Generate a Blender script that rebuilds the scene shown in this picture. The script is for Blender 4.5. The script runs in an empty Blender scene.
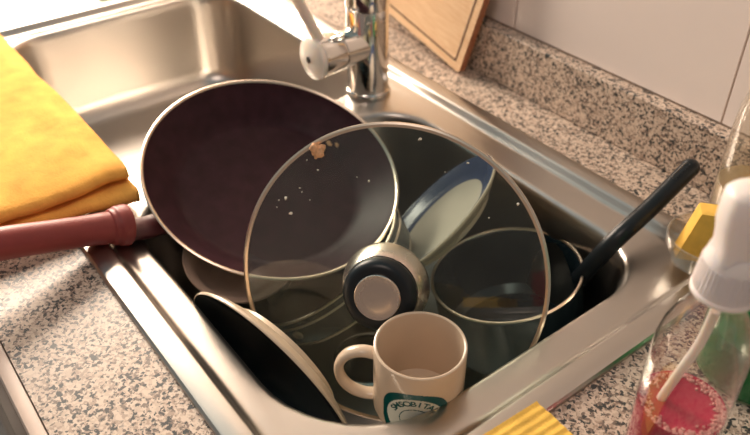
import bpy, bmesh, math, random
from mathutils import Vector, Matrix, noise
random.seed(7)
S = bpy.context.scene
COL = S.collection
PI = math.pi

# ------------------------------------------------------------------ camera
YAW, PITCH, H = math.radians(52.65), math.radians(37.35), 0.487
hd = Vector((-math.sin(YAW), math.cos(YAW), 0)); RT = Vector((math.cos(YAW), math.sin(YAW), 0)); ZZ = Vector((0, 0, 1))
FW = math.cos(PITCH)*hd - math.sin(PITCH)*ZZ
UP = math.sin(PITCH)*hd + math.cos(PITCH)*ZZ
cd = bpy.data.cameras.new('camera'); cam = bpy.data.objects.new('camera', cd); COL.objects.link(cam)
cd.sensor_width = 36; cd.lens = 779/750*36; cd.clip_start = 0.01
M3 = Matrix((RT, UP, -FW)).transposed()
cam.matrix_world = Matrix.Translation((0, 0, H)) @ M3.to_4x4()
cd.dof.use_dof = True; cd.dof.focus_distance = 0.66; cd.dof.aperture_fstop = 5.6
S.camera = cam

# ------------------------------------------------------------------ world, lights, exposure
S.view_settings.view_transform = 'Standard'; S.view_settings.look = 'None'
S.view_settings.gamma = 1.0; S.view_settings.exposure = 0.68
w = bpy.data.worlds.new('world'); S.world = w; w.use_nodes = True
wt_ = w.node_tree; bg = wt_.nodes['Background']
tc = wt_.nodes.new('ShaderNodeTexCoord'); vm = wt_.nodes.new('ShaderNodeVectorMath'); vm.operation = 'DOT_PRODUCT'
vm.inputs[1].default_value = (0.45, -0.88, 0.12); wt_.links.new(tc.outputs['Generated'], vm.inputs[0])
cr = wt_.nodes.new('ShaderNodeValToRGB'); cr.color_ramp.elements[0].position = 0.0; cr.color_ramp.elements[0].color = (0.26, 0.46, 0.52, 1)
cr.color_ramp.elements[1].position = 0.75; cr.color_ramp.elements[1].color = (0.31, 0.24, 0.205, 1)
wt_.links.new(vm.outputs['Value'], cr.inputs[0]); wt_.links.new(cr.outputs[0], bg.inputs[0])
bg.inputs[1].default_value = 0.45

def area(name, loc, target, sx, sy, power, colr, spread=180):
    l = bpy.data.lights.new(name, 'AREA'); l.shape = 'RECTANGLE'; l.size = sx; l.size_y = sy
    l.energy = power; l.color = colr; l.spread = math.radians(spread)
    o = bpy.data.objects.new(name, l); COL.objects.link(o); o.location = loc
    o.rotation_euler = (Vector(target)-Vector(loc)).to_track_quat('-Z', 'Y').to_euler()
    return o
area('window_daylight', (-2.15, 0.42, 0.75), (-0.7, 0.35, 0.0), 0.9, 0.9, 50, (1.0, 0.82, 0.66))
area('overhead_fill', (-0.1, -0.5, 1.9), (-0.5, 0.4, 0.0), 0.7, 0.5, 4.6, (1.0, 0.80, 0.70))  # added warm fill from above, no lamp is visible there

# ------------------------------------------------------------------ materials
def nt(name):
    m = bpy.data.materials.new(name); m.use_nodes = True
    t = m.node_tree; return m, t, t.nodes['Principled BSDF']
def N(t, ty, **k):
    n = t.nodes.new(ty)
    for a, b in k.items(): setattr(n, a, b)
    return n
def ramp(t, fac, stops, interp='LINEAR'):
    r = N(t, 'ShaderNodeValToRGB'); r.color_ramp.interpolation = interp
    e = r.color_ramp.elements
    while len(e) < len(stops): e.new(0.5)
    for i, (p, c) in enumerate(stops):
        e[i].position = p; e[i].color = (*c, 1) if len(c) == 3 else c
    t.links.new(fac, r.inputs[0]); return r.outputs[0]
def coords(t, scale=(1, 1, 1)):
    c = N(t, 'ShaderNodeTexCoord'); m = N(t, 'ShaderNodeMapping'); m.inputs['Scale'].default_value = scale
    t.links.new(c.outputs['Object'], m.inputs[0]); return m.outputs[0]
def noise_tex(t, v, scale, detail=3, rough=0.5, dist=0):
    n = N(t, 'ShaderNodeTexNoise'); n.inputs['Scale'].default_value = scale; n.inputs['Detail'].default_value = detail
    n.inputs['Roughness'].default_value = rough; n.inputs['Distortion'].default_value = dist
    t.links.new(v, n.inputs['Vector']); return n.outputs[0]
def bump(t, b, h, strength, dist=0.001):
    n = N(t, 'ShaderNodeBump'); n.inputs['Strength'].default_value = strength; n.inputs['Distance'].default_value = dist
    t.links.new(h, n.inputs['Height']); t.links.new(n.outputs[0], b.inputs['Normal'])
def plain(name, c, rough=0.5, metal=0.0, var=0.06, vs=30, bmp=0.0, bs=200, coat=0.0, spec=0.5, sss=0.0, rvar=0.0):
    m, t, b = nt(name); v = coords(t)
    f = noise_tex(t, v, vs, 4)
    c0 = tuple(max(0, x*(1-var)) for x in c); c1 = tuple(min(1, x*(1+var)) for x in c)
    t.links.new(ramp(t, f, [(0.3, c0), (0.7, c1)]), b.inputs['Base Color'])
    b.inputs['Roughness'].default_value = rough; b.inputs['Metallic'].default_value = metal
    b.inputs['Coat Weight'].default_value = coat; b.inputs['Specular IOR Level'].default_value = spec
    if sss:
        b.inputs['Subsurface Weight'].default_value = sss; b.inputs['Subsurface Radius'].default_value = (0.01, 0.008, 0.006)
        b.inputs['Subsurface Scale'].default_value = 0.5
    if rvar:
        r2 = noise_tex(t, v, vs*0.7, 3)
        mr = N(t, 'ShaderNodeMapRange'); mr.inputs[3].default_value = max(0.02, rough-rvar); mr.inputs[4].default_value = rough+rvar
        t.links.new(r2, mr.inputs[0]); t.links.new(mr.outputs[0], b.inputs['Roughness'])
    if bmp: bump(t, b, noise_tex(t, v, bs, 3), bmp)
    return m

def granite():
    m, t, b = nt('granite'); v = coords(t)
    d = N(t, 'ShaderNodeTexNoise'); d.inputs['Scale'].default_value = 260; d.inputs['Detail'].default_value = 2
    t.links.new(v, d.inputs['Vector'])
    mx = N(t, 'ShaderNodeMixRGB'); mx.inputs[0].default_value = 0.0045; mx.blend_type = 'ADD'; mx.inputs[0].default_value = 0.006
    t.links.new(v, mx.inputs[1]); t.links.new(d.outputs['Color'], mx.inputs[2])
    def vor(scale):
        n = N(t, 'ShaderNodeTexVoronoi'); n.inputs['Scale'].default_value = scale
        t.links.new(mx.outputs[0], n.inputs['Vector']); s = N(t, 'ShaderNodeSeparateColor'); t.links.new(n.outputs['Color'], s.inputs[0]); return s
    a = vor(430); c2 = vor(330)
    base = ramp(t, a.outputs[0], [(0, (0.70, 0.57, 0.46)), (0.34, (0.60, 0.47, 0.37)), (0.60, (0.44, 0.325, 0.25)), (0.76, (0.21, 0.155, 0.125)), (0.90, (0.06, 0.055, 0.052))], 'CONSTANT')
    cl = noise_tex(t, v, 70, 3)
    # clusters of dark grains
    ma = N(t, 'ShaderNodeMath', operation='MULTIPLY'); t.links.new(ramp(t, c2.outputs[1], [(0, (0, 0, 0)), (0.80, (1, 1, 1))], 'CONSTANT'), ma.inputs[0])
    t.links.new(ramp(t, cl, [(0.44, (0, 0, 0)), (0.50, (1, 1, 1))]), ma.inputs[1])
    m2 = N(t, 'ShaderNodeMixRGB'); t.links.new(ma.outputs[0], m2.inputs[0]); t.links.new(base, m2.inputs[1]); m2.inputs[2].default_value = (0.045, 0.048, 0.048, 1)
    t.links.new(m2.outputs[0], b.inputs['Base Color'])
    b.inputs['Roughness'].default_value = 0.32
    return m

def steel(name, c=(0.60, 0.54, 0.47), rough=0.27, stretch=(1, 1, 1), bs=220, bmp=0.05, rv=0.07):
    m, t, b = nt(name); v = coords(t, stretch)
    n = noise_tex(t, v, bs, 4, 0.6)
    b.inputs['Base Color'].default_value = (*c, 1); b.inputs['Metallic'].default_value = 1
    mr = N(t, 'ShaderNodeMapRange'); mr.inputs[3].default_value = max(rough-rv, 0.02); mr.inputs[4].default_value = rough+rv
    sm = noise_tex(t, coords(t), 14, 4)
    t.links.new(sm, mr.inputs[0]); t.links.new(mr.outputs[0], b.inputs['Roughness'])
    if bmp: bump(t, b, n, bmp, 0.0004)
    return m

def thin(name, tint, film, film_amt, gloss_rough=0.03, edge=1.0):
    """thin clear wall: transmitted, reflected and a little scattered light"""
    m, t, b = nt(name); t.nodes.remove(b); out = t.nodes['Material Output']
    tr = N(t, 'ShaderNodeBsdfTransparent'); tr.inputs[0].default_value = (*tint, 1)
    df = N(t, 'ShaderNodeBsdfDiffuse'); df.inputs[0].default_value = (*film, 1)
    gl = N(t, 'ShaderNodeBsdfGlossy'); gl.inputs['Roughness'].default_value = gloss_rough; gl.inputs[0].default_value = (1, 1, 1, 1)
    a = N(t, 'ShaderNodeMixShader'); n = noise_tex(t, coords(t), 22, 5, 0.6)
    mr = N(t, 'ShaderNodeMapRange'); mr.inputs[1].default_value = 0.3; mr.inputs[2].default_value = 0.7
    mr.inputs[3].default_value = film_amt*0.6; mr.inputs[4].default_value = film_amt*1.4
    t.links.new(n, mr.inputs[0]); t.links.new(mr.outputs[0], a.inputs[0])
    t.links.new(tr.outputs[0], a.inputs[1]); t.links.new(df.outputs[0], a.inputs[2])
    fr = N(t, 'ShaderNodeFresnel'); ge = N(t, 'ShaderNodeNewGeometry'); io = N(t, 'ShaderNodeMapRange')   # a thin wall reflects alike from both sides
    io.inputs[3].default_value = 1.5; io.inputs[4].default_value = 1/1.5
    t.links.new(ge.outputs['Backfacing'], io.inputs[0]); t.links.new(io.outputs[0], fr.inputs[0])
    ml = N(t, 'ShaderNodeMath', operation='MULTIPLY'); ml.inputs[1].default_value = edge; t.links.new(fr.outputs[0], ml.inputs[0])
    c = N(t, 'ShaderNodeMixShader'); t.links.new(ml.outputs[0], c.inputs[0]); t.links.new(a.outputs[0], c.inputs[1]); t.links.new(gl.outputs[0], c.inputs[2])
    t.links.new(c.outputs[0], out.inputs[0]); return m

def wood(name, a, b_, along=(1, 1, 1), rough=0.45):
    m, t, b = nt(name); v = coords(t, along)
    n = noise_tex(t, v, 9, 5, 0.6, 1.2)
    t.links.new(ramp(t, n, [(0.3, a), (0.5, tuple((x+y)/2 for x, y in zip(a, b_))), (0.7, b_)]), b.inputs['Base Color'])
    b.inputs['Roughness'].default_value = rough; return m

GRAN = granite()
SINK = steel('brushed_steel', (0.53, 0.495, 0.45), 0.30, (1, 14, 1), 160, 0.02, 0.025)
POLI = steel('polished_steel', (0.70, 0.64, 0.57), 0.16, (1, 1, 1), 100, 0.0, 0.05)
KNOB = steel('brushed_knob_steel', (0.72, 0.62, 0.53), 0.27, (1, 1, 1), 500, 0.03, 0.05)
CHRO = steel('chrome', (0.80, 0.77, 0.72), 0.07, (1, 1, 1), 100, 0.0, 0.03)
TILE = plain('glazed_white_tile', (0.90, 0.80, 0.74), 0.22, var=0.03, vs=4)
GROUT = plain('grout', (0.52, 0.40, 0.32), 0.9)
NONST = plain('dark_nonstick_coating', (0.037, 0.013, 0.018), 0.42, var=0.25, vs=60, bmp=0.04, bs=900, rvar=0.04, spec=0.14)
PANOUT = plain('dark_enamel', (0.012, 0.022, 0.027), 0.25)
RIMM = steel('bare_metal_rim', (0.80, 0.66, 0.52), 0.30, bmp=0.0)
REDP = plain('red_handle_plastic', (0.26, 0.036, 0.030), 0.42, var=0.15, vs=25, bmp=0.15, bs=700)
REDD = plain('dark_red_bracket', (0.085, 0.017, 0.018), 0.4)
CREAM = plain('cream_stoneware', (0.72, 0.58, 0.42), 0.28, var=0.05)
DARKG = plain('dark_glaze', (0.014, 0.028, 0.036), 0.14, var=0.3)
WHITEC = plain('white_china', (0.66, 0.58, 0.48), 0.2, var=0.03)
BLUEG = plain('blue_grey_glaze', (0.06, 0.085, 0.17), 0.2, var=0.1)
MUGM = plain('off_white_mug_glaze', (0.68, 0.53, 0.39), 0.18, var=0.03, vs=20)
BLACKP = plain('black_plastic', (0.009, 0.013, 0.016), 0.33, spec=0.35, rvar=0.06)
GREENB = plain('dark_green_print', (0.0, 0.075, 0.07), 0.3)
LOGOW = plain('pale_print', (0.62, 0.62, 0.54), 0.4)
SPY = plain('yellow_sponge_foam', (0.90, 0.54, 0.10), 0.95, var=0.12, vs=60, bmp=0.5, bs=500)
TOWEL = plain('orange_terry_cloth', (0.97, 0.45, 0.09), 1.0, var=0.18, vs=40, bmp=1.0, bs=420)
GRNS = plain('green_scrub', (0.22, 0.30, 0.05), 0.9, var=0.2, bmp=0.5, bs=400)
PUMP = plain('translucent_white_plastic', (0.95, 0.84, 0.79), 0.35, var=0.02, sss=0.6)
LEVER = plain('frosted_white_plastic', (0.92, 0.86, 0.78), 0.15, var=0.02, sss=0.8)
STRIP = plain('beige_laminate_edge', (0.76, 0.60, 0.50), 0.35)
CAB = plain('beige_cabinet_lacquer', (0.36, 0.28, 0.22), 0.4)
GAP = plain('dark_recess', (0.02, 0.022, 0.022), 0.7)
CRUMB = plain('dried_food', (0.75, 0.42, 0.22), 0.8, var=0.3, vs=200)
CRUMBW = plain('pale_crumb_or_drop', (0.85, 0.78, 0.66), 0.6)
BOARD = wood('pale_board_wood', (0.72, 0.46, 0.26), (0.84, 0.60, 0.37), (2, 14, 2))
BOARDE = wood('reddish_board_edge', (0.40, 0.15, 0.07), (0.52, 0.22, 0.11), (4, 12, 4))
GROOVE = plain('dark_groove', (0.09, 0.035, 0.02), 0.6)
LIDG = thin('lid_glass', (0.62, 0.74, 0.71), (0.36, 0.42, 0.36), 0.055, 0.05, 1.0)
BOTG = thin('clear_bottle_plastic', (0.95, 0.94, 0.91), (0.8, 0.74, 0.66), 0.06, 0.06, 2.2)
JARG = thin('cloudy_clear_plastic', (0.93, 0.90, 0.85), (0.80, 0.70, 0.58), 0.13, 0.1, 1.6)
GRNB = thin('green_bottle_plastic', (0.40, 0.86, 0.52), (0.03, 0.42, 0.16), 0.2, 0.06, 1.2)
def liquid(name, c, tr=0.35, rough=0.1):
    m, t, b = nt(name); v = coords(t)
    t.links.new(ramp(t, noise_tex(t, v, 35, 3), [(0.3, tuple(x*0.85 for x in c)), (0.7, c)]), b.inputs['Base Color'])
    b.inputs['Roughness'].default_value = rough; b.inputs['Transmission Weight'].default_value = tr; b.inputs['IOR'].default_value = 1.33
    b.inputs['Subsurface Weight'].default_value = 0.3; b.inputs['Subsurface Radius'].default_value = (0.02, 0.01, 0.01); b.inputs['Subsurface Scale'].default_value = 0.4
    return m
REDL = liquid('pink_red_soap', (0.62, 0.010, 0.08), 0.15)
FOAM = plain('pink_foam', (0.86, 0.40, 0.38), 0.5, var=0.2, vs=400, bmp=0.6, bs=600)
GRNL = liquid('green_soap', (0.02, 0.30, 0.12))

# ------------------------------------------------------------------ helpers
def obj(name, bm, mat, parent=None, smooth=40):
    me = bpy.data.meshes.new(name)
    bmesh.ops.recalc_face_normals(bm, faces=bm.faces) if smooth is not None else None
    bm.to_mesh(me); bm.free()
    for m in (mat if isinstance(mat, (list, tuple)) else [mat]): me.materials.append(m)
    o = bpy.data.objects.new(name, me); COL.objects.link(o)
    if smooth:
        for p in me.polygons: p.use_smooth = True
        me.set_sharp_from_angle(angle=math.radians(smooth))
    if parent: o.parent = parent
    return o
def tag(o, label, cat, group=None, kind=None):
    o['label'] = label; o['category'] = cat
    if group: o['group'] = group
    if kind: o['kind'] = kind
    return o
def struct(o): o['kind'] = 'structure'; return o
def frame(origin, normal, xhint=(1, 0, 0)):
    n = Vector(normal).normalized(); x = Vector(xhint); x = (x-n*x.dot(n)).normalized(); y = n.cross(x)
    return Matrix.Translation(origin) @ Matrix((x, y, n)).transposed().to_4x4()
def thing(name, label, cat, mat4=None, group=None):
    e = bpy.data.objects.new(name, None); e.empty_display_size = 0.03; COL.objects.link(e)
    if mat4 is not None: e.matrix_world = mat4
    return tag(e, label, cat, group)
def bx(bm, lo, hi, bev=0.0, seg=2):
    r = bmesh.ops.create_cube(bm, size=1)
    for v in r['verts']:
        v.co = Vector([lo[i]+(v.co[i]+0.5)*(hi[i]-lo[i]) for i in range(3)])
    if bev:
        es = list({e for v in r['verts'] for e in v.link_edges})
        bmesh.ops.bevel(bm, geom=es, offset=bev, segments=seg, affect='EDGES', profile=0.6)
def lathe(bm, prof, n=72, close=False, mi=0, mats=None):
    rings = []
    for r, z in prof:
        if r < 1e-6: rings.append([bm.verts.new((0, 0, z))])
        else: rings.append([bm.verts.new((r*math.cos(2*PI*k/n), r*math.sin(2*PI*k/n), z)) for k in range(n)])
    m = len(rings)
    for i in range(m if close else m-1):
        a, b = rings[i], rings[(i+1) % m]; idx = mats[i] if mats else mi
        for k in range(n):
            k2 = (k+1) % n
            if len(a) == 1 and len(b) == 1: continue
            if len(a) == 1: f = bm.faces.new((a[0], b[k2], b[k]))
            elif len(b) == 1: f = bm.faces.new((a[k], a[k2], b[0]))
            else: f = bm.faces.new((a[k], a[k2], b[k2], b[k]))
            f.material_index = idx
    return rings
def torus(bm, R, r, z=0, n=96, m=10):
    lathe(bm, [(R+r*math.cos(2*PI*i/m), z+r*math.sin(2*PI*i/m)) for i in range(m)], n, close=True)
def tube(bm, pts, radii, n=16, cap=True, flat=None):
    pts = [Vector(p) for p in pts]; rings = []
    if not hasattr(radii, '__len__'): radii = [radii]*len(pts)
    prev = None
    for i, p in enumerate(pts):
        d = (pts[min(i+1, len(pts)-1)]-pts[max(i-1, 0)]).normalized()
        if prev is None:
            h = Vector((0, 0, 1)) if abs(d.z) < 0.9 else Vector((1, 0, 0)); x = d.cross(h).normalized()
        else: x = (prev-d*prev.dot(d)).normalized()
        prev = x; y = d.cross(x)
        r = radii[i]; rx, ry = (r if hasattr(r, '__len__') else (r, r))
        rings.append([bm.verts.new(p+x*rx*math.cos(2*PI*k/n)+y*ry*math.sin(2*PI*k/n)) for k in range(n)])
    for a, b in zip(rings, rings[1:]):
        for k in range(n): bm.faces.new((a[k], a[(k+1) % n], b[(k+1) % n], b[k]))
    if cap: bm.faces.new(rings[0][::-1]); bm.faces.new(rings[-1])
def catmull(pts, sub=8):
    P = [Vector(p) for p in pts]; P = [2*P[0]-P[1]]+P+[2*P[-1]-P[-2]]; out = []
    for i in range(1, len(P)-2):
        for s in range(sub):
            t = s/sub; a, b, c, d = P[i-1:i+3]
            out.append(0.5*((2*b)+(c-a)*t+(2*a-5*b+4*c-d)*t*t+(3*b-a-3*c+d)*t**3))
    out.append(P[-2]); return out
def blob(seed, r, sq=(1, 1, 0.6), sub=2, amp=0.35):
    bm = bmesh.new(); bmesh.ops.create_icosphere(bm, subdivisions=sub, radius=r)
    for v in bm.verts:
        k = 1+amp*noise.noise(v.co/r*1.3+Vector((seed*3.1, seed, 0))); v.co *= k
        v.co = Vector((v.co.x*sq[0], v.co.y*sq[1], v.co.z*sq[2]))
    return bm
def rrect(x0, x1, y0, y1, r, seg=8):
    rs = r if hasattr(r, '__len__') else (r,)*4; out = []
    for (cx, cy, a, rr) in ((x1, y1, 0, rs[0]), (x0, y1, 90, rs[1]), (x0, y0, 180, rs[2]), (x1, y0, 270, rs[3])):
        ox = cx-rr if cx == x1 else cx+rr; oy = cy-rr if cy == y1 else cy+rr
        for k in range(seg+1):
            t = math.radians(a+90*k/seg); out.append((ox+rr*math.cos(t), oy+rr*math.sin(t)))
    return out
def loop(bm, pts, z): return [bm.verts.new((x, y, z)) for x, y in pts]
def bridge(bm, a, b):
    n = len(a)
    for k in range(n): bm.faces.new((a[k], a[(k+1) % n], b[(k+1) % n], b[k]))
def fill(bm, loops):
    es = []
    for L in loops:
        for k in range(len(L)):
            e = bm.edges.get((L[k], L[(k+1) % len(L)])) or bm.edges.new((L[k], L[(k+1) % len(L)])); es.append(e)
    bmesh.ops.triangle_fill(bm, edges=es, use_beauty=True)
def pix(u, v, z):          # where the sight line of a place in the photograph meets a level z (used for layout only)
    d = (u-375)*RT+(217.5-v)*UP+779*FW
    return Vector((0, 0, H))+d*((z-H)/d.z)

# ------------------------------------------------------------------ the setting
bm = bmesh.new(); bx(bm, (-2.9, -1.2, -0.95), (1.2, 0.76, -0.90)); struct(obj('floor', bm, plain('floor_tile', (0.35, 0.3, 0.26), 0.5), smooth=None))
bm = bmesh.new(); bx(bm, (-2.9, 0.7168, -0.9), (1.2, 0.80, 1.6)); wb = struct(obj('wall_back', bm, GROUT, smooth=None))
bm = bmesh.new()
gx = -0.342; tw, th = 0.30, 0.42
i0 = 0
x = gx-tw*8
while x < 1.1:
    for j in range(4):
        z0 = 0.071+j*th
        bx(bm, (x+0.0009, 0.715, z0+0.001), (x+tw-0.0009, 0.7175, z0+th-0.001), 0.0007, 1)
    x += tw
wt = obj('wall_tiles', bm, TILE, wb, smooth=None)

# worktop with the cut-out for the sink
def slab_with_hole(bm, outer, hole, z1, z0):
    a, b = loop(bm, outer, z1), loop(bm, hole, z1); fill(bm, [a, b])
    c, d = loop(bm, outer, z0), loop(bm, hole, z0); fill(bm, [c, d])
    bridge(bm, a, c); bridge(bm, b, d)
bm = bmesh.new()
slab_with_hole(bm, rrect(-2.2, 1.1, 0.028, 0.714, 0.001, 1), rrect(-1.20, -0.238, 0.141, 0.613, 0.03, 4), 0.0, -0.03)
wk = tag(obj('countertop', bm, GRAN, smooth=None), 'speckled beige granite worktop around the steel sink', 'countertop')
bm = bmesh.new(); bx(bm, (-2.2, 0.695, 0.0005), (1.1, 0.7148, 0.071), 0.0012, 1)
tag(obj('backsplash', bm, GRAN, smooth=None), 'narrow speckled granite upstand along the foot of the tiled wall', 'backsplash')
bm = bmesh.new(); bx(bm, (-2.2, 0.0155, -0.034), (1.1, 0.0275, -0.0012), 0.003, 2)
struct(obj('trim_1', bm, STRIP))
# base cabinet under the worktop
cab = thing('base_cabinet', 'beige kitchen cabinet under the front edge of the granite worktop', 'cabinet', Matrix.Translation((-0.5, 0.3, -0.88)))
def local(o, par):
    o.parent = par; o.matrix_parent_inverse = par.matrix_world.inverted(); return o
bpy.context.view_layer.update()
bm = bmesh.new()
for lo, hi in (((-1.3, 0.03, -0.88), (-1.28, 0.70, -0.031)), ((0.28, 0.03, -0.88), (0.30, 0.70, -0.031)), ((-1.28, 0.69, -0.88), (0.28, 0.70, -0.031)), ((-1.28, 0.03, -0.88), (0.28, 0.69, -0.86))): bx(bm, lo, hi)
local(obj('body', bm, GAP, smooth=None), cab)
for k in range(3):
    x0 = -1.3+k*0.5335
    bm = bmesh.new(); bx(bm, (x0+0.002, 0.008, -0.86), (x0+0.5315, 0.028, -0.05), 0.002, 2)
    d = local(obj('door', bm, CAB), cab)
    bm = bmesh.new(); bx(bm, (x0+0.16, -0.012, -0.082), (x0+0.37, -0.004, -0.070), 0.002, 2)
    bx(bm, (x0+0.17, -0.006, -0.08), (x0+0.18, 0.010, -0.072)); bx(bm, (x0+0.35, -0.006, -0.08), (x0+0.36, 0.010, -0.072))
    h_ = obj('handle', bm, BLACKP); h_.parent = d

# ------------------------------------------------------------------ sink
SX0, SX1, SY0, SY1 = -1.222, -0.226, 0.127, 0.627
sink = thing('kitchen_sink', 'stainless steel double-bowl sink let into the granite worktop', 'sink', Matrix.Translation((-0.72, 0.377, 0)))
bm = bmesh.new()
rings = []
for inset, z, r in ((0.0, 0.0004, 0.028), (0.0003, 0.0035, 0.028), (0.0022, 0.0056, 0.026), (0.005, 0.0062, 0.024), (0.0205, 0.0062, 0.018), (0.0220, 0.0056, 0.017), (0.0238, 0.0036, 0.016), (0.0262, 0.0000, 0.015), (0.0285, -0.0022, 0.014), (0.0315, -0.0032, 0.013), (0.0345, -0.0034, 0.012)):
    rings.append(loop(bm, rrect(SX0+inset, SX1-inset, SY0+inset, SY1-inset, r, 8), z))
for a, b in zip(rings, rings[1:]): bridge(bm, a, b)
def bowl(bm, x0, x1, y0, y1, r, depth, tap=0.012):
    R = []
    prof = [(-0.007, -0.0064), (-0.004, -0.0067), (-0.0015, -0.0074), (0.0006, -0.0092), (0.002, -0.012), (0.004, -0.022), (0.006, -0.05), (tap, -depth+0.03), (tap+0.004, -depth+0.016), (tap+0.012, -depth+0.006), (tap+0.024, -depth+0.001), (tap+0.034, -depth)]
    for i, z in prof:
        R.append(loop(bm, rrect(x0+i, x1-i, y0+i, y1-i, [max(q-i*0.7, 0.012) for q in r], 10), z))
    for a, b in zip(R, R[1:]): bridge(bm, a, b)
    bm.faces.new(R[-1]); return R[0]
BD = 0.172
h1 = bowl(bm, -0.694, -0.2880, 0.1835, 0.563, (0.070, 0.070, 0.080, 0.108), BD)
h2 = bowl(bm, -1.180, -0.748, 0.195, 0.575, (0.070,)*4, 0.16)
fill(bm, [rings[-1], h1, h2])
o = obj('basin', bm, SINK, None, 35); local(o, sink)
for cx, cy, dd in ((-0.48, 0.36, BD), (-0.96, 0.385, 0.16)):
    bm = bmesh.new(); lathe(bm, [(0, 0.0006), (0.022, 0.0008), (0.030, 0.003), (0.038, 0.0035), (0.042, 0.001), (0.042, 0.0002)], 40)
    for v in bm.verts: v.co += Vector((cx, cy, -dd))
    local(obj('drain', bm, POLI), sink)

# ------------------------------------------------------------------ faucet
FX, FY = -0.739, 0.552
fa = thing('faucet', 'chrome single-lever mixer tap standing behind the sink divider', 'faucet', Matrix.Translation((FX, FY, -0.0056)))
bm = bmesh.new(); lathe(bm, [(0, 0), (0.0295, 0), (0.0295, 0.004), (0.0285, 0.0065), (0.0272, 0.0075), (0.0268, 0.02), (0.0268, 0.115), (0.0260, 0.117), (0, 0.117)], 48)
obj('body', bm, CHRO, fa)
bm = bmesh.new(); lathe(bm, [(0, 0.1175), (0.0272, 0.1175), (0.0280, 0.120), (0.0280, 0.148), (0.024, 0.158), (0.018, 0.165), (0, 0.167)], 48)
hb = obj('swivel_collar', bm, CHRO, fa)
bm = bmesh.new(); tube(bm, catmull([(0, 0, 0.15), (0.0, -0.02, 0.25), (0, -0.08, 0.31), (0, -0.15, 0.30), (0, -0.18, 0.25)], 10), 0.012, 20); obj('spout', bm, CHRO, fa)
VZ = 0.0705
vf = Matrix.Translation((0, 0, VZ)) @ Matrix.Rotation(math.radians(90), 4, 'X')      # local z -> -y
bm = bmesh.new(); lathe(bm, [(0.0, 0.0), (0.0235, 0.0), (0.0235, 0.0445), (0.0225, 0.0455), (0.0225, 0.047), (0, 0.047)], 48)
o = obj('valve_housing', bm, CHRO, fa); o.matrix_local = vf
bm = bmesh.new(); lathe(bm, [(0.0, 0.047), (0.0235, 0.047), (0.0245, 0.049), (0.0262, 0.074), (0.0258, 0.078), (0.0, 0.078)], 48)
o = obj('control_ring', bm, CHRO, fa); o.matrix_local = vf
bm = bmesh.new(); lathe(bm, [(0.0258, 0.0782), (0.0266, 0.080), (0.0260, 0.085), (0.021, 0.0885), (0, 0.0895)], 48)
o = obj('end_cap', bm, LEVER, fa); o.matrix_local = vf
bm = bmesh.new(); lathe(bm, [(0, 0.0892), (0.0042, 0.0892), (0.0042, 0.0902), (0, 0.0906)], 20)
o2 = obj('screw_cover', bm, GAP, o)
bm = bmesh.new(); tube(bm, catmull([(0.0, -0.072, VZ+0.020), (0.0, -0.080, VZ+0.036), (-0.004, -0.103, VZ+0.09), (-0.006, -0.122, VZ+0.14)], 6), [(0.0075, 0.0065)]*18+[(0.0065, 0.005)], 16)
obj('lever', bm, LEVER, fa)
bm = bmesh.new(); lathe(bm, [(0, 0), (0.002, 0), (0.0024, 0.001), (0.0015, 0.002), (0, 0.002)], 16)
sc = obj('set_screw', bm, POLI, fa); sc.matrix_local = frame((0.0262*math.cos(-0.6), 0.0262*math.sin(-0.6), 0.105), (math.cos(-0.6), math.sin(-0.6), 0))

# ------------------------------------------------------------------ cutting board leaning on the wall
ang = math.radians(-11.5); lean = math.radians(7.5)
corner = pix(458.5, 73, 0.004)
bn = Vector((0, -math.cos(lean), math.sin(lean)))
ex = Vector((1, 0, 0)); ey = Vector((0, math.sin(lean), math.cos(lean)))
bu = ex*math.cos(ang)+ey*math.sin(ang); bv = -ex*math.sin(ang)+ey*math.cos(ang)
bd = thing('cutting_board', 'pale wooden chopping board with dark juice groove leaning against the tiles', 'cutting board',
           Matrix.Translation(corner) @ Matrix((bu, bv, bn)).transposed().to_4x4())
BW, BH, BT = 0.36, 0.25, 0.0115
def prism(bm, pts, z0, z1, bev=0.0):
    a = loop(bm, pts, z1); b = loop(bm, pts, z0); bm.faces.new(a); bm.faces.new(b[::-1]); bridge(bm, a, b)
bm = bmesh.new(); prism(bm, rrect(-BW, 0, 0, BH, 0.004, 4), -BT, 0); bm.normal_update()
for f in bm.faces:
    if abs(f.normal.z) < 0.5: f.material_index = 1
obj('board', bm, [BOARD, BOARDE], bd, 30)
bm = bmesh.new(); a = loop(bm, rrect(-BW+0.011, -0.011, 0.011, BH-0.011, 0.003, 4), 0.0004); b = loop(bm, rrect(-BW+0.0135, -0.0135, 0.0135, BH-0.0135, 0.003, 4), 0.0004); bridge(bm, a, b)
obj('juice_groove', bm, GROOVE, bd, None)  # groove drawn as a flat dark ring on the board face

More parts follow.
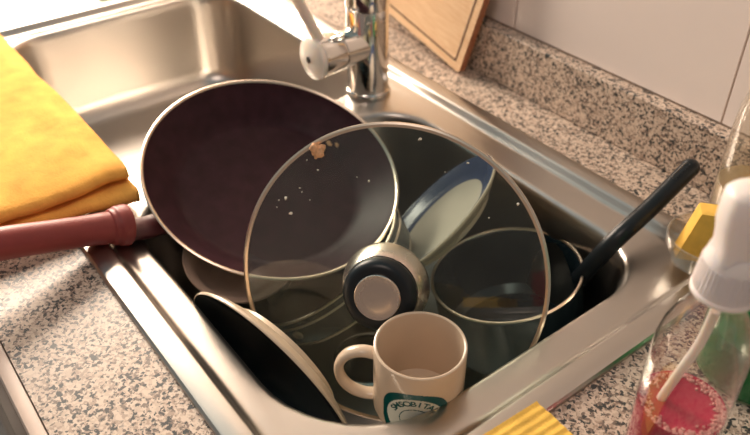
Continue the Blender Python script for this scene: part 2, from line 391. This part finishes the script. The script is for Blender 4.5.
# ------------------------------------------------------------------ vessels
def dish_profile(R, depth, foot, t=0.004, lip=0.0):
    """open dish seen as rim at z=0, opening towards +z; returns the inside and the outside curves"""
    ins = [(0, -depth), (foot*0.8, -depth), (foot, -depth+0.0015), (foot+(R-foot)*0.45, -depth*0.62), (R-0.010, -depth*0.18), (R-0.003, -0.0005)]
    rim = [(R-0.001, 0.0008), (R, 0.0)]
    out = [(R-0.0005, -0.0022), (R-0.008, -depth*0.25-t*0.8), (foot+(R-foot)*0.45, -depth*0.62-t), (foot+0.003, -depth-t*0.8), (foot+0.001, -depth-t*0.9), (foot, -depth-t*1.9), (foot-0.004, -depth-t*1.9), (foot-0.006, -depth-t), (0, -depth-t)]
    return ins, rim, out
def vessel(name_out, mat_out, name_in, mat_in, root, ins, rim, out, rim_mat=None, n=96, rimname='rim'):
    bm = bmesh.new(); lathe(bm, [rim[-1]]+out, n); o = obj(name_out, bm, mat_out, root)
    bm = bmesh.new(); lathe(bm, ins+[rim[0]], n); obj(name_in, bm, mat_in, root)
    bm = bmesh.new(); lathe(bm, rim, n); obj(rimname, bm, rim_mat or mat_out, root)
    return o

# frying pan ---------------------------------------------------
PR = 0.140
pc = Vector((0, 0, H))+(Vector((-0.626, 0.34, 0.014))-Vector((0, 0, H)))*PR/0.14
pn = Vector((0.34, 0.033, 0.94)).normalized()
pan = thing('frying_pan', 'large dark non-stick frying pan with red handle lying tilted over the sink divider', 'frying pan', frame(pc, pn, (1, 0, 0)))
d = 0.034; rb = 0.098
ins = [(0, -d), (rb-0.004, -d), (rb+0.001, -d+0.0015), (rb+0.010, -d+0.007), (rb+0.020, -d+0.017), (PR-0.010, -0.009), (PR-0.0035, -0.0008)]
out = [(PR, -0.0015), (PR-0.003, -0.006), (PR-0.008, -0.013), (rb+0.023, -d+0.013), (rb+0.012, -d), (rb+0.003, -d-0.004), (0, -d-0.004)]
bm = bmesh.new(); lathe(bm, out, 128); obj('body', bm, PANOUT, pan)
bm = bmesh.new(); lathe(bm, ins, 128); pin = obj('nonstick_interior', bm, NONST, pan)
pin['label'] = 'dark maroon non-stick cooking surface'
bm = bmesh.new(); lathe(bm, [(PR-0.0036, -0.0009), (PR-0.0028, 0.0003), (PR-0.0012, 0.0009), (PR+0.0002, 0.0002), (PR+0.0003, -0.0015)], 128); obj('rim', bm, RIMM, pan)
bpy.context.view_layer.update()
# handle runs out over the front ledge
hp = [(-0.632, 0.206, 0.004), (-0.632, 0.175, 0.0115)]
bm = bmesh.new()
tube(bm, catmull([(-0.634, 0.210, -0.002), (-0.633, 0.190, 0.002), (-0.632, 0.170, 0.009), (-0.632, 0.155, 0.015)], 4), [(0.0155, 0.0095)]*13, 14)
hbk = obj('handle_bracket', bm, REDD); local(hbk, pan)
bm = bmesh.new()
path = catmull([(-0.632, 0.176, 0.0135), (-0.632, 0.168, 0.016), (-0.632, 0.158, 0.018), (-0.632, 0.148, 0.021), (-0.632, 0.103, 0.034), (-0.632, 0.060, 0.046), (-0.632, 0.000, 0.058), (-0.632, -0.035, 0.062)], 5)
n_ = len(path); rr = []
for i, p in enumerate(path):
    y = p.y
    if y > 0.1755: r = (0.0165, 0.0150)
    elif y > 0.169: r = (0.0215, 0.0205)
    elif y > 0.163: r = (0.0210, 0.0200)
    elif y > 0.157: r = (0.0190, 0.0180)
    elif y > 0.148: r = (0.0168, 0.0158)
    else: r = (0.0155, 0.0150+0.001*max(0, (0.10-y)/0.1))
    if i >= n_-2: r = (0.009, 0.009)
    rr.append(r)
tube(bm, path, rr, 24)
hg = obj('handle', bm, REDP); local(hg, pan); hg['label'] = 'brick red moulded pan handle'
mod = hg.modifiers.new('s', 'SUBSURF'); mod.levels = 1; mod.render_levels = 2

for k, (x_, y_, s_) in enumerate(((-0.030, 0.098, 1.0), (-0.022, 0.104, 0.7))):
    q = obj('food_residue', blob(11+k, 0.0035*s_, (1.3, 0.9, 0.5), 2, 0.8), CRUMB)
    q.matrix_world = pan.matrix_world @ Matrix.Translation((x_, y_, -0.0335+0.001+max(0, (math.hypot(x_, y_)-0.098))*0.75))
    tag(q, ('larger reddish bit of food stuck near the far edge of the frying pan', 'smaller reddish bit of food beside the larger one in the frying pan')[k], 'food residue')

# glass lid ----------------------------------------------------
LR = 0.1435
lc = Vector((0, 0, H))+(Vector((-0.409, 0.33, 0.017))-Vector((0, 0, H)))*LR/0.14
ln = Vector((0.571, -0.712, 0.409)).normalized()
lid = thing('pan_lid', 'round glass pan lid with steel rim and black-ringed knob, tilted up over the sink', 'pan lid', frame(lc, ln, (0.78, 0.626, 0)))
def dome(r): return 0.020*(1-(r/LR)**2)
bm = bmesh.new(); lathe(bm, [(LR-0.002-(LR-0.002)*i/24 if i < 24 else 0, dome(LR-0.002-(LR-0.002)*i/24)) for i in range(25)], 128)
obj('glass', bm, LIDG, lid)
bm = bmesh.new(); lathe(bm, [(LR-0.0035, 0.0016), (LR-0.001, 0.0022), (LR+0.0008, 0.0012), (LR+0.001, -0.0016), (LR-0.0006, -0.0026), (LR-0.003, -0.0014)], 144, close=True); obj('rim', bm, RIMM, lid)
kn = bpy.data.objects.new('knob', None); COL.objects.link(kn); kn.parent = lid
bm = bmesh.new(); lathe(bm, [(0.0, 0.0195), (0.0360, 0.0180), (0.0392, 0.0195), (0.0400, 0.0222), (0.0394, 0.0255), (0.0376, 0.0325), (0.0350, 0.0395), (0.0330, 0.0425), (0, 0.0425)], 80); obj('steel_collar', bm, KNOB, kn)
K5 = 0.005
bm = bmesh.new(); lathe(bm, [(0.0, 0.0378), (0.0318, 0.0378), (0.0326, 0.0395), (0.0328, 0.043), (0.0315, 0.0475), (0.0283, 0.0508), (0.0240, 0.0522), (0.0208, 0.0517), (0, 0.0510)], 80)
for v in bm.verts: v.co.z += K5
obj('black_ring', bm, BLACKP, kn)
bm = bmesh.new(); lathe(bm, [(0.0202, 0.0512), (0.0204, 0.0532), (0.0197, 0.0539), (0.0188, 0.0535), (0.012, 0.0542), (0, 0.0545)], 64)
for v in bm.verts: v.co.z += K5
obj('steel_cap', bm, KNOB, kn)
bpy.context.view_layer.update()

def on_lid(u, v, lift=0.0):
    dd = (u-375)*RT+(217.5-v)*UP+779*FW; o0 = Vector((0, 0, H)); inv = lid.matrix_world.inverted()
    a = inv @ o0; b = (inv.to_3x3() @ dd).normalized(); hgt = 0.01
    for _ in range(12):
        t = (hgt-a.z)/b.z; p = a+b*t; hgt = dome(min(math.hypot(p.x, p.y), LR))+lift
    return Vector((p.x, p.y, hgt))
p = on_lid(318, 150)
fs = obj('food_scrap', blob(3, 0.0062, (1, 1.15, 0.55), 3, 0.9), CRUMB)
fs.matrix_world = lid.matrix_world @ Matrix.Translation(p+Vector((0, 0, 0.0022)))
tag(fs, 'orange-brown scrap of dried food stuck to the upper left of the glass lid', 'food scrap')
cm = obj('crumb_or_drop', blob(5, 0.0016, (1, 1, 0.6), 1, 0.8), CRUMBW)
first = True
for (u, v, s, a) in ((291, 213, 1.25, 0.3), (286, 198, 1.2, 1), (279, 200, 0.6, 2), (277, 207, 0.5, 0), (302, 192, 0.5, 1), (318, 170, 0.7, 2), (369, 181, 0.8, 1), (357, 177, 0.45, 0), (300, 188, 0.6, 2), (307, 160, 0.55, 1), (420, 139, 1.2, 0.5), (468, 163, 0.9, 2), (518, 204, 1.0, 1), (445, 172, 0.5, 0), (489, 218, 0.5, 1), (310, 200, 0.4, 1)):  # a couple of these specks stand for water drops, the rest are crumbs
    c = cm if first else cm.copy()
    if not first: COL.objects.link(c)
    first = False
    q = on_lid(u, v)
    c.matrix_world = lid.matrix_world @ Matrix.Translation(q+Vector((0, 0, 0.0008*s))) @ Matrix.Rotation(a*1.7, 4, 'Z') @ Matrix.Diagonal((s*1.1, s*0.75, s*0.9, 1))
    tag(c, 'tiny pale crumb or water drop on the surface of the glass lid', 'crumb', 'pale crumbs on the glass lid')

# dark plate at the front wall ---------------------------------
def place_vessel(name, label, cat, c, n, xh=(1, 0, 0)): return thing(name, label, cat, frame(Vector(c), Vector(n), xh))
t = place_vessel('dinner_plate', 'dark-glazed plate with cream back standing on edge against the front sink wall', 'plate', (-0.45, 0.22, -0.07), (0.182, -0.951, -0.249))
i_, r_, o_ = dish_profile(0.10, 0.011, 0.062, 0.005)
vessel('cream_back', CREAM, 'glazed_face', DARKG, t, i_, r_, o_, CREAM)

# plate behind the knob ----------------------------------------
t = place_vessel('dinner_plate', 'white plate with a blue-grey border leaning on the back sink wall, seen through the lid', 'plate', (-0.515, 0.477, -0.041), (-0.59, -0.441, 0.676))
i_, r_, o_ = dish_profile(0.09, 0.012, 0.062, 0.005)
bm = bmesh.new(); lathe(bm, [r_[-1]]+o_, 96); obj('back', bm, CREAM, t)
bm = bmesh.new(); lathe(bm, i_[:3], 96); obj('well', bm, WHITEC, t)
bm = bmesh.new(); lathe(bm, i_[2:]+[r_[0]], 96); obj('border', bm, BLUEG, t)
bm = bmesh.new(); lathe(bm, r_, 96); obj('rim', bm, CREAM, t)

# steel pan beneath the frying pan -----------------------------
sr = 0.100
t = place_vessel('saute_pan', 'shallow dark pan with double steel rim and a riveted side tilted beneath the frying pan', 'pan', (-0.568, 0.362, -0.086), (-0.4, -0.4, 0.82))
ins = [(0, -0.026), (0.080, -0.026), (0.088, -0.023), (0.095, -0.012), (0.0975, 0.006)]
out = [(sr+0.0008, 0.006), (sr+0.0006, 0.0), (sr, -0.003), (sr-0.001, -0.016), (0.095, -0.030), (0.088, -0.034), (0.084, -0.036), (0, -0.036)]
bm = bmesh.new(); lathe(bm, out, 96); obj('outside', bm, PANOUT, t)
bm = bmesh.new(); lathe(bm, ins, 96); obj('inside', bm, PANOUT, t)
bm = bmesh.new(); lathe(bm, [(0.0974, 0.006), (0.0985, 0.0078), (sr+0.0008, 0.0078), (sr+0.0012, 0.0062), (sr+0.0009, 0.006)], 96); obj('rim', bm, RIMM, t)
bm = bmesh.new(); torus(bm, sr+0.0004, 0.0014, -0.0020, 96, 8); obj('band', bm, RIMM, t)
bm = bmesh.new(); torus(bm, 0.0935, 0.0017, -0.0322, 96, 8); obj('base_ring', bm, RIMM, t)
bpy.context.view_layer.update()
inv = t.matrix_world.inverted()
dirs = inv.to_3x3() @ Vector((0.45, -0.55, 0)); a0 = math.atan2(dirs.y, dirs.x)
for k, da in enumerate((-0.14, -0.38)):
    bm = bmesh.new(); lathe(bm, [(0.0058, 0), (0.0058, 0.0014), (0.0048, 0.0022), (0.0036, 0.0018), (0.0026, 0.0014), (0, 0.0014)], 24)
    rv = obj('rivet', bm, RIMM, t); rv.matrix_local = frame(((sr-0.0008)*math.cos(a0+da), (sr-0.0008)*math.sin(a0+da), -0.012), (math.cos(a0+da), math.sin(a0+da), -0.05))

# cream bowl under the frying pan ------------------------------
t = place_vessel('serving_bowl', 'pale pinkish serving bowl half hidden below the frying pan at the front left', 'bowl', (-0.606, 0.277, -0.062), (0.25, 0.0, 0.97))
i_, r_, o_ = dish_profile(0.061, 0.028, 0.032, 0.004)
BOWLM = plain('dusty_pink_stoneware', (0.50, 0.36, 0.29), 0.3)
vessel('outside', BOWLM, 'inside', BOWLM, t, i_, r_, o_, BOWLM)

# saucepan with the long black handle --------------------------
SR = 0.078
spc = Vector((0, 0, H))+(Vector((-0.4155, 0.494, -0.068))-Vector((0, 0, H)))*SR/0.08
spn = Vector((-0.169, -0.116, 0.979)).normalized()
sp = thing('saucepan', 'small dark saucepan with long black handle at the back right of the sink', 'saucepan', frame(spc, spn))
D_ = 0.085
bm = bmesh.new(); lathe(bm, [(SR+0.0016, 0), (SR+0.0008, -0.002), (SR, -0.004), (SR-0.001, -D_+0.012), (SR-0.006, -D_+0.002), (SR-0.014, -D_-0.002), (0, -D_-0.002)], 96); obj('outside', bm, PANOUT, sp)
bm = bmesh.new(); lathe(bm, [(0, -D_+0.002), (SR-0.014, -D_+0.002), (SR-0.005, -D_+0.010), (SR-0.003, -0.004), (SR-0.0015, -0.0005)], 96); obj('inside', bm, plain('charcoal_interior', (0.012, 0.022, 0.028), 0.16, rvar=0.05), sp)
bm = bmesh.new(); lathe(bm, [(SR-0.0017, -0.0005), (SR-0.0007, 0.0012), (SR+0.0010, 0.0012), (SR+0.0018, 0.0)], 96); obj('rim', bm, RIMM, sp)
bm = bmesh.new()
A0 = Vector((-0.352, 0.508, -0.058)); A1 = Vector((-0.345, 0.655, 0.040)); 
E0 = pix(579, 279, -0.050); E1 = pix(612, 243, 0.006); E2 = pix(650, 208, 0.030); E3 = pix(690, 168, 0.054)
hpath = catmull([E0, E1, E2, E3], 8)
HANDLE = hpath
tube(bm, hpath, [(0.0088+0.0008*i/len(hpath), 0.0092) for i in range(len(hpath))], 18)
ho = obj('handle', bm, BLACKP); local(ho, sp); ho['label'] = 'long straight black plastic handle with a hanging slot'
# rounded end loop with slot
dirv = (E3-E2).normalized(); side = dirv.cross(Vector((0, 0, 1))).normalized(); upv = side.cross(dirv)
bm = bmesh.new(); bmesh.ops.create_uvsphere(bm, u_segments=20, v_segments=12, radius=0.0096)
eo = obj('handle_tip', bm, BLACKP); eo.matrix_world = frame(E3, upv, dirv); bpy.context.view_layer.update(); local(eo, ho)
bm = bmesh.new()
L_ = rrect(-0.026, -0.002, -0.0025, 0.0025, 0.0024, 5); a = loop(bm, L_, 0.0099); b = loop(bm, [(x*1.0, y*0.8) for x, y in L_], 0.0088); bridge(bm, a, b); bm.faces.new(b)
so = obj('hanging_slot', bm, RIMM); so.matrix_world = frame(E3, upv, dirv); bpy.context.view_layer.update(); local(so, ho)

# mug ----------------------------------------------------------
MR = 0.0380
mc = Vector((0, 0, H))+(Vector((-0.358, 0.324, -0.021))-Vector((0, 0, H)))*MR/0.042
MH = 0.078
mug = thing('mug', 'off-white ceramic mug with a green badge standing at the front corner of the sink', 'mug', Matrix.Translation((mc.x, mc.y, mc.z-MH)))
bm = bmesh.new(); R = MR
lathe(bm, [(0, 0.002), (R-0.009, 0.002), (R-0.008, 0), (R-0.0055, 0.0), (R-0.0025, 0.003), (R, 0.010), (R, MH-0.002), (R-0.0004, MH-0.0005), (R-0.0016, MH), (R-0.0028, MH-0.0006), (R-0.0034, MH-0.003), (R-0.0036, 0.010), (R-0.008, 0.006), (0, 0.0055)], 96)
obj('cup', bm, MUGM, mug)
hdv = Vector((-0.70, -0.714, 0)).normalized()
bm = bmesh.new()
hh = [(R-0.002, 0.062), (R+0.010, 0.0635), (R+0.022, 0.058), (R+0.029, 0.045), (R+0.028, 0.030), (R+0.020, 0.018), (R+0.008, 0.0125), (R-0.002, 0.0125)]
tube(bm, catmull([hdv*a+Vector((0, 0, b)) for a, b in hh], 6), [(0.0062, 0.0042)]*50, 16)
obj('handle', bm, MUGM, mug)
# badge wrapped on the wall of the mug
face = (Vector((0, 0, 0))-Vector((mc.x, mc.y, 0))); fa0 = math.atan2(face.y, face.x)-0.05
def wrap(pts2, lift):  # (arc, z) -> on the mug
    return [(Vector(((R+lift)*math.cos(fa0+s/R), (R+lift)*math.sin(fa0+s/R), z))) for s, z in pts2]
def grid_patch(inside, s0, s1, z0, z1, lift, ns=60, nz=60):
    bm = bmesh.new(); vs = {}
    for i in range(ns):
        for j in range(nz):
            a = s0+(s1-s0)*(i+0.5)/ns; b = z0+(z1-z0)*(j+0.5)/nz
            if not inside(a, b): continue
            q = []
            for di, dj in ((0, 0), (1, 0), (1, 1), (0, 1)):
                k = (i+di, j+dj)
                if k not in vs: vs[k] = bm.verts.new(wrap([(s0+(s1-s0)*k[0]/ns, z0+(z1-z0)*k[1]/nz)], lift)[0])
                q.append(vs[k])
            bm.faces.new(q)
    return bm
CZ = 0.0305; HW = 0.0290; HH = 0.0295
def rr_in(a, b):
    return (abs(a)/HW)**2.5+(abs(b-CZ)/HH)**2.5 < 1
badge = obj('badge', grid_patch(rr_in, -0.03, 0.03, CZ-0.031, CZ+0.031, 0.0002, 90, 90), GREENB, mug, None)
badge['label'] = 'dark green rounded badge with a pale disc'
obj('badge_disc', grid_patch(lambda a, b: math.hypot(a, (b-CZ)) < 0.0240, -0.0245, 0.0245, CZ-0.0245, CZ+0.0245, 0.00035, 90, 90), LOGOW, badge, None)
obj('badge_ring', grid_patch(lambda a, b: 0.0118 < math.hypot(a, (b-CZ)) < 0.0126, -0.024, 0.024, CZ-0.024, CZ+0.024, 0.0005, 90, 90), GREENB, badge, None)
def glyph_mesh(ch, size):
    cu = bpy.data.curves.new('g', 'FONT'); cu.body = ch; cu.size = size; cu.align_x = 'CENTER'; cu.resolution_u = 3; cu.offset = 0.0002
    o = bpy.data.objects.new('g', cu); COL.objects.link(o); bpy.context.view_layer.update()
    me = bpy.data.meshes.new_from_object(o.evaluated_get(bpy.context.evaluated_depsgraph_get()))
    COL.objects.unlink(o); bpy.data.objects.remove(o); return me
bm = bmesh.new()
word = 'SMSOBITAFE'
for k, ch in enumerate(word):
    th_ = math.radians(90+66-k*15.5); me = glyph_mesh(ch, 0.0080)
    vmap = {}
    for v in me.vertices:
        x, y = v.co.x*1.15, v.co.y+0.0165
        a = x*math.sin(th_)+y*math.cos(th_); b = -x*math.cos(th_)+y*math.sin(th_)
        vmap[v.index] = bm.verts.new(wrap([(a, CZ+b)], 0.0005)[0])
    for p_ in me.polygons:
        try: bm.faces.new([vmap[i] for i in p_.vertices])
        except ValueError: pass
obj('badge_lettering', bm, GREENB, badge, None)
# upturned cup, unseen and added only to carry the mug
zb = mc.z-MH
uc = thing('added_cup', 'plain cream upturned cup, added out of sight to hold up the badge mug', 'added_cup', Matrix.Translation((mc.x+0.012, mc.y-0.013, -BD)))
bm = bmesh.new(); hU = zb+BD-0.0005
lathe(bm, [(0.022, 0.001), (0.024, 0.0008), (0.025, 0.003), (0.022, hU-0.004), (0.020, hU), (0, hU), ], 48)
lathe(bm, [(0.022, 0.001), (0.0195, hU-0.006), (0, hU-0.004)], 48)
obj('cup', bm, WHITEC, uc)

# ------------------------------------------------------------------ orange towel on the front ledge
bm = bmesh.new()
def towel_line():
    t_ = 0.0075
    return [(-1.35, 0.0095), (-1.0, 0.0095), (-0.80, 0.0095), (-0.72, 0.0100), (-0.690, 0.0105), (-0.678, 0.0135), (-0.679, 0.0185), (-0.690, 0.0200), (-0.74, 0.0190), (-0.80, 0.0185), (-0.88, 0.0190), (-0.89, 0.022), (-0.88, 0.0255), (-0.80, 0.0260), (-0.74, 0.0270), (-0.706, 0.0275), (-0.695, 0.0310), (-0.696, 0.0370), (-0.710, 0.0400), (-0.74, 0.0405), (-0.85, 0.040), (-1.0, 0.040), (-1.35, 0.040)]
prof = catmull([(x, 0, z) for x, z in towel_line()], 5)
ny = 60; Y0, Y1 = -0.02, 0.205
vr = []
for j in range(ny+1):
    f = j/ny; y = Y0+(Y1-Y0)*f; row = []
    for i, p_ in enumerate(prof):
        x, z = p_.x, p_.z
        s = i/len(prof)
        xo = -0.010*math.sin(f*3.1+s*4)*(1 if x > -0.95 else 0.4) - 0.02*(1-f)*0.3
        yo = 0.006*noise.noise(Vector((x*9, s*7, 2.0)))
        yy = y + yo*f - 0.010*f*max(0, (-0.75-x))*1.2
        zo = 0.0032*noise.noise(Vector((x*22, y*26, s*3)))+0.003*noise.noise(Vector((x*7, y*9, 4+s*2)))*s
        zz = max(z*(1.0 if f < 0.9 else 1-0.12*(f-0.9)/0.1)+zo, 0.0095)
        # the ledge side sags a little
        row.append(bm.verts.new((x+xo, yy, zz)))
    vr.append(row)
for a, b in zip(vr, vr[1:]):
    for i in range(len(prof)-1): bm.faces.new((a[i], a[i+1], b[i+1], b[i]))
tw_ = obj('towel', bm, TOWEL, None, 80)
m_ = tw_.modifiers.new('thick', 'SOLIDIFY'); m_.thickness = 0.0055; m_.offset = 0
tag(tw_, 'folded orange-yellow cloth lying on the front edge of the sink', 'towel')

# ------------------------------------------------------------------ ribbed sponge at the front
def ribbed(lx, ly, lz, nr=9, seg=8):
    bm = bmesh.new(); n = nr*seg; top = []; bot = []
    for i in range(n+1):
        y = ly*i/n; z = lz+0.00035*math.cos(2*PI*i/seg)
        top.append((y, z))
    for xs in (0, lx):
        pass
    NX = 20; rows = []
    for k in range(NX+1):
        x = lx*k/NX; rows.append([bm.verts.new((x+0.0006*noise.noise(Vector((y*90, k, 0))), y, z+0.0005*noise.noise(Vector((x*60, y*60, 1))))) for y, z in top]+[bm.verts.new((x, ly, 0)), bm.verts.new((x, 0, 0))])
    for a, b in zip(rows, rows[1:]):
        m = len(a)
        for i in range(m): bm.faces.new((a[i], a[(i+1) % m], b[(i+1) % m], b[i]))
    bm.faces.new(rows[0]); bm.faces.new(rows[-1][::-1]); return bm
sp_o = obj('ribbed_sponge', ribbed(0.13, 0.065, 0.016), SPY, None, 50)
zt = 0.024
c_top = pix(537, 400, zt); c_left = pix(478, 437, zt); c_rt = pix(566, 437, zt)
ux = (c_left-c_top).normalized(); uy = Vector((0, 0, 1)).cross(ux)
if uy.dot(c_rt-c_top) < 0: uy = -uy
Mx = Matrix((ux, uy, ux.cross(uy))).transposed().to_4x4()
if ux.cross(uy).z < 0:
    # mirrored frame: run the ribs from the other corner
    base = c_top+uy*0.065; Mx = Matrix((ux, -uy, ux.cross(-uy))).transposed().to_4x4()
else: base = c_top
sp_o.matrix_world = Matrix.Translation((base.x, base.y, 0.0066)) @ Mx
tag(sp_o, 'yellow ribbed sponge cloth lying on the right front rim of the sink', 'sponge')

# ------------------------------------------------------------------ spray bottle with pink-red soap
bx_, by_ = -0.148, 0.3765
sb = thing('soap_bottle', 'clear pump bottle half full of pink-red soap beside the right edge of the sink', 'soap bottle', Matrix.Translation((bx_, by_, 0.0005)))
BR = 0.0300
bprof = [(0, 0.001), (BR-0.005, 0.0), (BR-0.001, 0.003), (BR, 0.008), (BR, 0.05), (BR, 0.112), (BR-0.0005, 0.122), (BR-0.003, 0.133), (BR-0.007, 0.144), (BR-0.011, 0.153), (0.0160, 0.159), (0.0155, 0.168)]
bm = bmesh.new(); lathe(bm, bprof, 64); obj('bottle', bm, BOTG, sb)
LZ = 0.063
bm = bmesh.new(); lathe(bm, [(0, 0.002), (BR-0.0055, 0.0015), (BR-0.0018, 0.0045), (BR-0.001, 0.009), (BR-0.001, LZ), (BR-0.004, LZ-0.0015), (0, LZ-0.002)], 64); obj('soap', bm, REDL, sb)
bm = bmesh.new()
for k in range(420):
    a = random.uniform(0, 2*PI); rr_ = BR-0.0022-abs(random.gauss(0, 0.0034)); s = random.uniform(0.0005, 0.0014)
    r_m = bmesh.ops.create_icosphere(bm, subdivisions=1, radius=s, matrix=Matrix.Translation((rr_*math.cos(a), rr_*math.sin(a), LZ-0.0008)))
fo = obj('foam', bm, FOAM, sb); fo['kind'] = 'stuff'
bm = bmesh.new(); tube(bm, catmull([(0, 0, 0.150), (-0.002, -0.001, 0.12), (-0.007, -0.004, 0.09), (-0.012, -0.006, LZ-0.003), (-0.016, -0.008, 0.03), (-0.018, -0.009, 0.008)], 6), 0.0032, 14)
obj('dip_tube', bm, PUMP, sb)
ZU = 0.014
bm = bmesh.new()
lathe(bm, [(0, 0.152), (0.0185, 0.152), (0.0195, 0.153), (0.0195, 0.1555), (0.0188, 0.156), (0.0186, 0.158), (0.0172, 0.176), (0.0158, 0.182), (0.0140, 0.186), (0.0, 0.186)], 48)
for k in range(40):
    a = 2*PI*k/40; bmesh.ops.create_cube(bm, size=1, matrix=Matrix.Rotation(a, 4, 'Z') @ Matrix.Translation((0.0180, 0, 0.1670)) @ Matrix.Rotation(-0.077, 4, 'Y') @ Matrix.Diagonal((0.0012, 0.0011, 0.019, 1)))
for v in bm.verts: v.co.z += ZU
obj('collar', bm, PUMP, sb)
bm = bmesh.new()
hd_ = [((0, 0), 0.180, (0.0150, 0.0140)), ((0.001, 0.001), 0.188, (0.0150, 0.0130)), ((0.006, 0.007), 0.196, (0.024, 0.0140)), ((0.010, 0.013), 0.204, (0.033, 0.015)), ((0.011, 0.015), 0.216, (0.0355, 0.015)), ((0.011, 0.015), 0.224, (0.035, 0.0145)), ((0.011, 0.015), 0.2275, (0.0325, 0.012)), ((0.011, 0.015), 0.2285, (0.022, 0.006))]
pr_ = []
dA = math.atan2(RT.y, RT.x)
for (cx, cy), z, (ra, rb_) in hd_:
    ring = []
    for k in range(32):
        a = 2*PI*k/32; e = 0.6
        ca, sa = math.cos(a), math.sin(a); x = ra*math.copysign(abs(ca)**e, ca); y = rb_*math.copysign(abs(sa)**e, sa)
        ring.append(bm.verts.new((cx+x*math.cos(dA)-y*math.sin(dA), cy+x*math.sin(dA)+y*math.cos(dA), z+ZU)))
    pr_.append(ring)
for a, b in zip(pr_, pr_[1:]): bridge(bm, a, b)
bm.faces.new(pr_[0][::-1]); bm.faces.new(pr_[-1])
sh = obj('spray_head', bm, PUMP, sb, 60)
bm = bmesh.new(); tube(bm, catmull([(0.022, 0.026, 0.205), (0.028, 0.036, 0.195), (0.030, 0.040, 0.180), (0.027, 0.037, 0.165)], 5), [(0.006, 0.003)]*16, 12); obj('trigger', bm, PUMP, sb)

# ------------------------------------------------------------------ green bottle
gb = thing('dish_soap_bottle', 'squat green dish soap bottle behind the pink soap bottle at the right edge', 'bottle', Matrix.Translation((-0.158, 0.510, 0.0005)))
GR = 0.046
bm = bmesh.new(); lathe(bm, [(0, 0.001), (GR-0.006, 0), (GR-0.001, 0.003), (GR, 0.009), (GR, 0.075), (GR-0.003, 0.088), (GR-0.012, 0.100), (GR-0.026, 0.108), (0.016, 0.112), (0.015, 0.122)], 64); obj('bottle', bm, GRNB, gb)
bm = bmesh.new(); lathe(bm, [(0, 0.002), (GR-0.007, 0.0015), (GR-0.0018, 0.0045), (GR-0.0012, 0.010), (GR-0.0012, 0.050), (0, 0.050)], 64); obj('soap', bm, GRNL, gb)
bm = bmesh.new(); lathe(bm, [(0, 0.115), (0.018, 0.115), (0.018, 0.135), (0.016, 0.138), (0, 0.138)], 40); obj('cap', bm, PUMP, gb)

# ------------------------------------------------------------------ cloudy bottle, glass dish and yellow sponge
cb = thing('plastic_bottle', 'cloudy clear plastic bottle standing against the granite upstand at the right', 'bottle', Matrix.Translation((-0.266, 0.6585, 0.0005)))
bm = bmesh.new(); lathe(bm, [(0, 0.001), (0.029, 0), (0.033, 0.003), (0.034, 0.008), (0.034, 0.125), (0.033, 0.140), (0.029, 0.155), (0.021, 0.168), (0.014, 0.175), (0.0135, 0.188)], 64); obj('bottle', bm, JARG, cb)
bm = bmesh.new(); lathe(bm, [(0, 0.002), (0.028, 0.0015), (0.0325, 0.0045), (0.0332, 0.009), (0.0332, 0.060), (0, 0.060)], 64); obj('soap', bm, liquid('pale_yellow_soap', (0.72, 0.56, 0.30), 0.5), cb)
bm = bmesh.new(); lathe(bm, [(0, 0.181), (0.0155, 0.181), (0.016, 0.183), (0.0155, 0.200), (0.013, 0.203), (0, 0.203)], 40); obj('cap', bm, PUMP, cb)
dx, dy = -0.260, 0.588
DR = 0.0355
gd = tag(bpy.data.objects.new('sponge_dish', None), 'small round glass dish holding a yellow sponge at the back right of the sink', 'dish'); COL.objects.link(gd); gd.location = (dx, dy, 0.0066)
bm = bmesh.new(); lathe(bm, [(0, 0.001), (0.024, 0.001), (0.028, 0.003), (DR-0.001, 0.018), (DR, 0.026), (DR+0.0006, 0.0275), (DR+0.0018, 0.0275), (DR+0.0018, 0.026), (DR+0.0008, 0.017), (0.030, 0.002), (0.025, 0), (0, 0)], 64); obj('bowl', bm, BOTG, gd)
bm = bmesh.new(); torus(bm, DR+0.0008, 0.0011, 0.0278, 64, 8); obj('rim', bm, BOTG, gd)
bm = bmesh.new(); bx(bm, (-0.023, -0.012, 0), (0.023, 0.012, 0.052), 0.003, 2)
for v in bm.verts: v.co.x += 0.25*v.co.z
ys = obj('sponge', bm, SPY); ys.matrix_world = Matrix.Translation((dx-0.004, dy+0.000, 0.0085)) @ Matrix.Rotation(math.radians(38), 4, 'Z') @ Matrix.Rotation(math.radians(-6), 4, 'X')
tag(ys, 'small yellow sponge block standing in the glass dish', 'sponge')

# ------------------------------------------------------------------ green pad behind the far bowl
bm = bmesh.new(); bx(bm, (-0.050, -0.032, 0), (0.050, 0.032, 0.026), 0.004, 2)
gp = obj('scouring_pad', bm, GRNS); gp.matrix_world = Matrix.Translation((-1.262, 0.440, 0.0005)) @ Matrix.Rotation(1.35, 4, 'Z')
tag(gp, 'green scouring pad on the worktop beyond the far sink bowl', 'scouring pad')
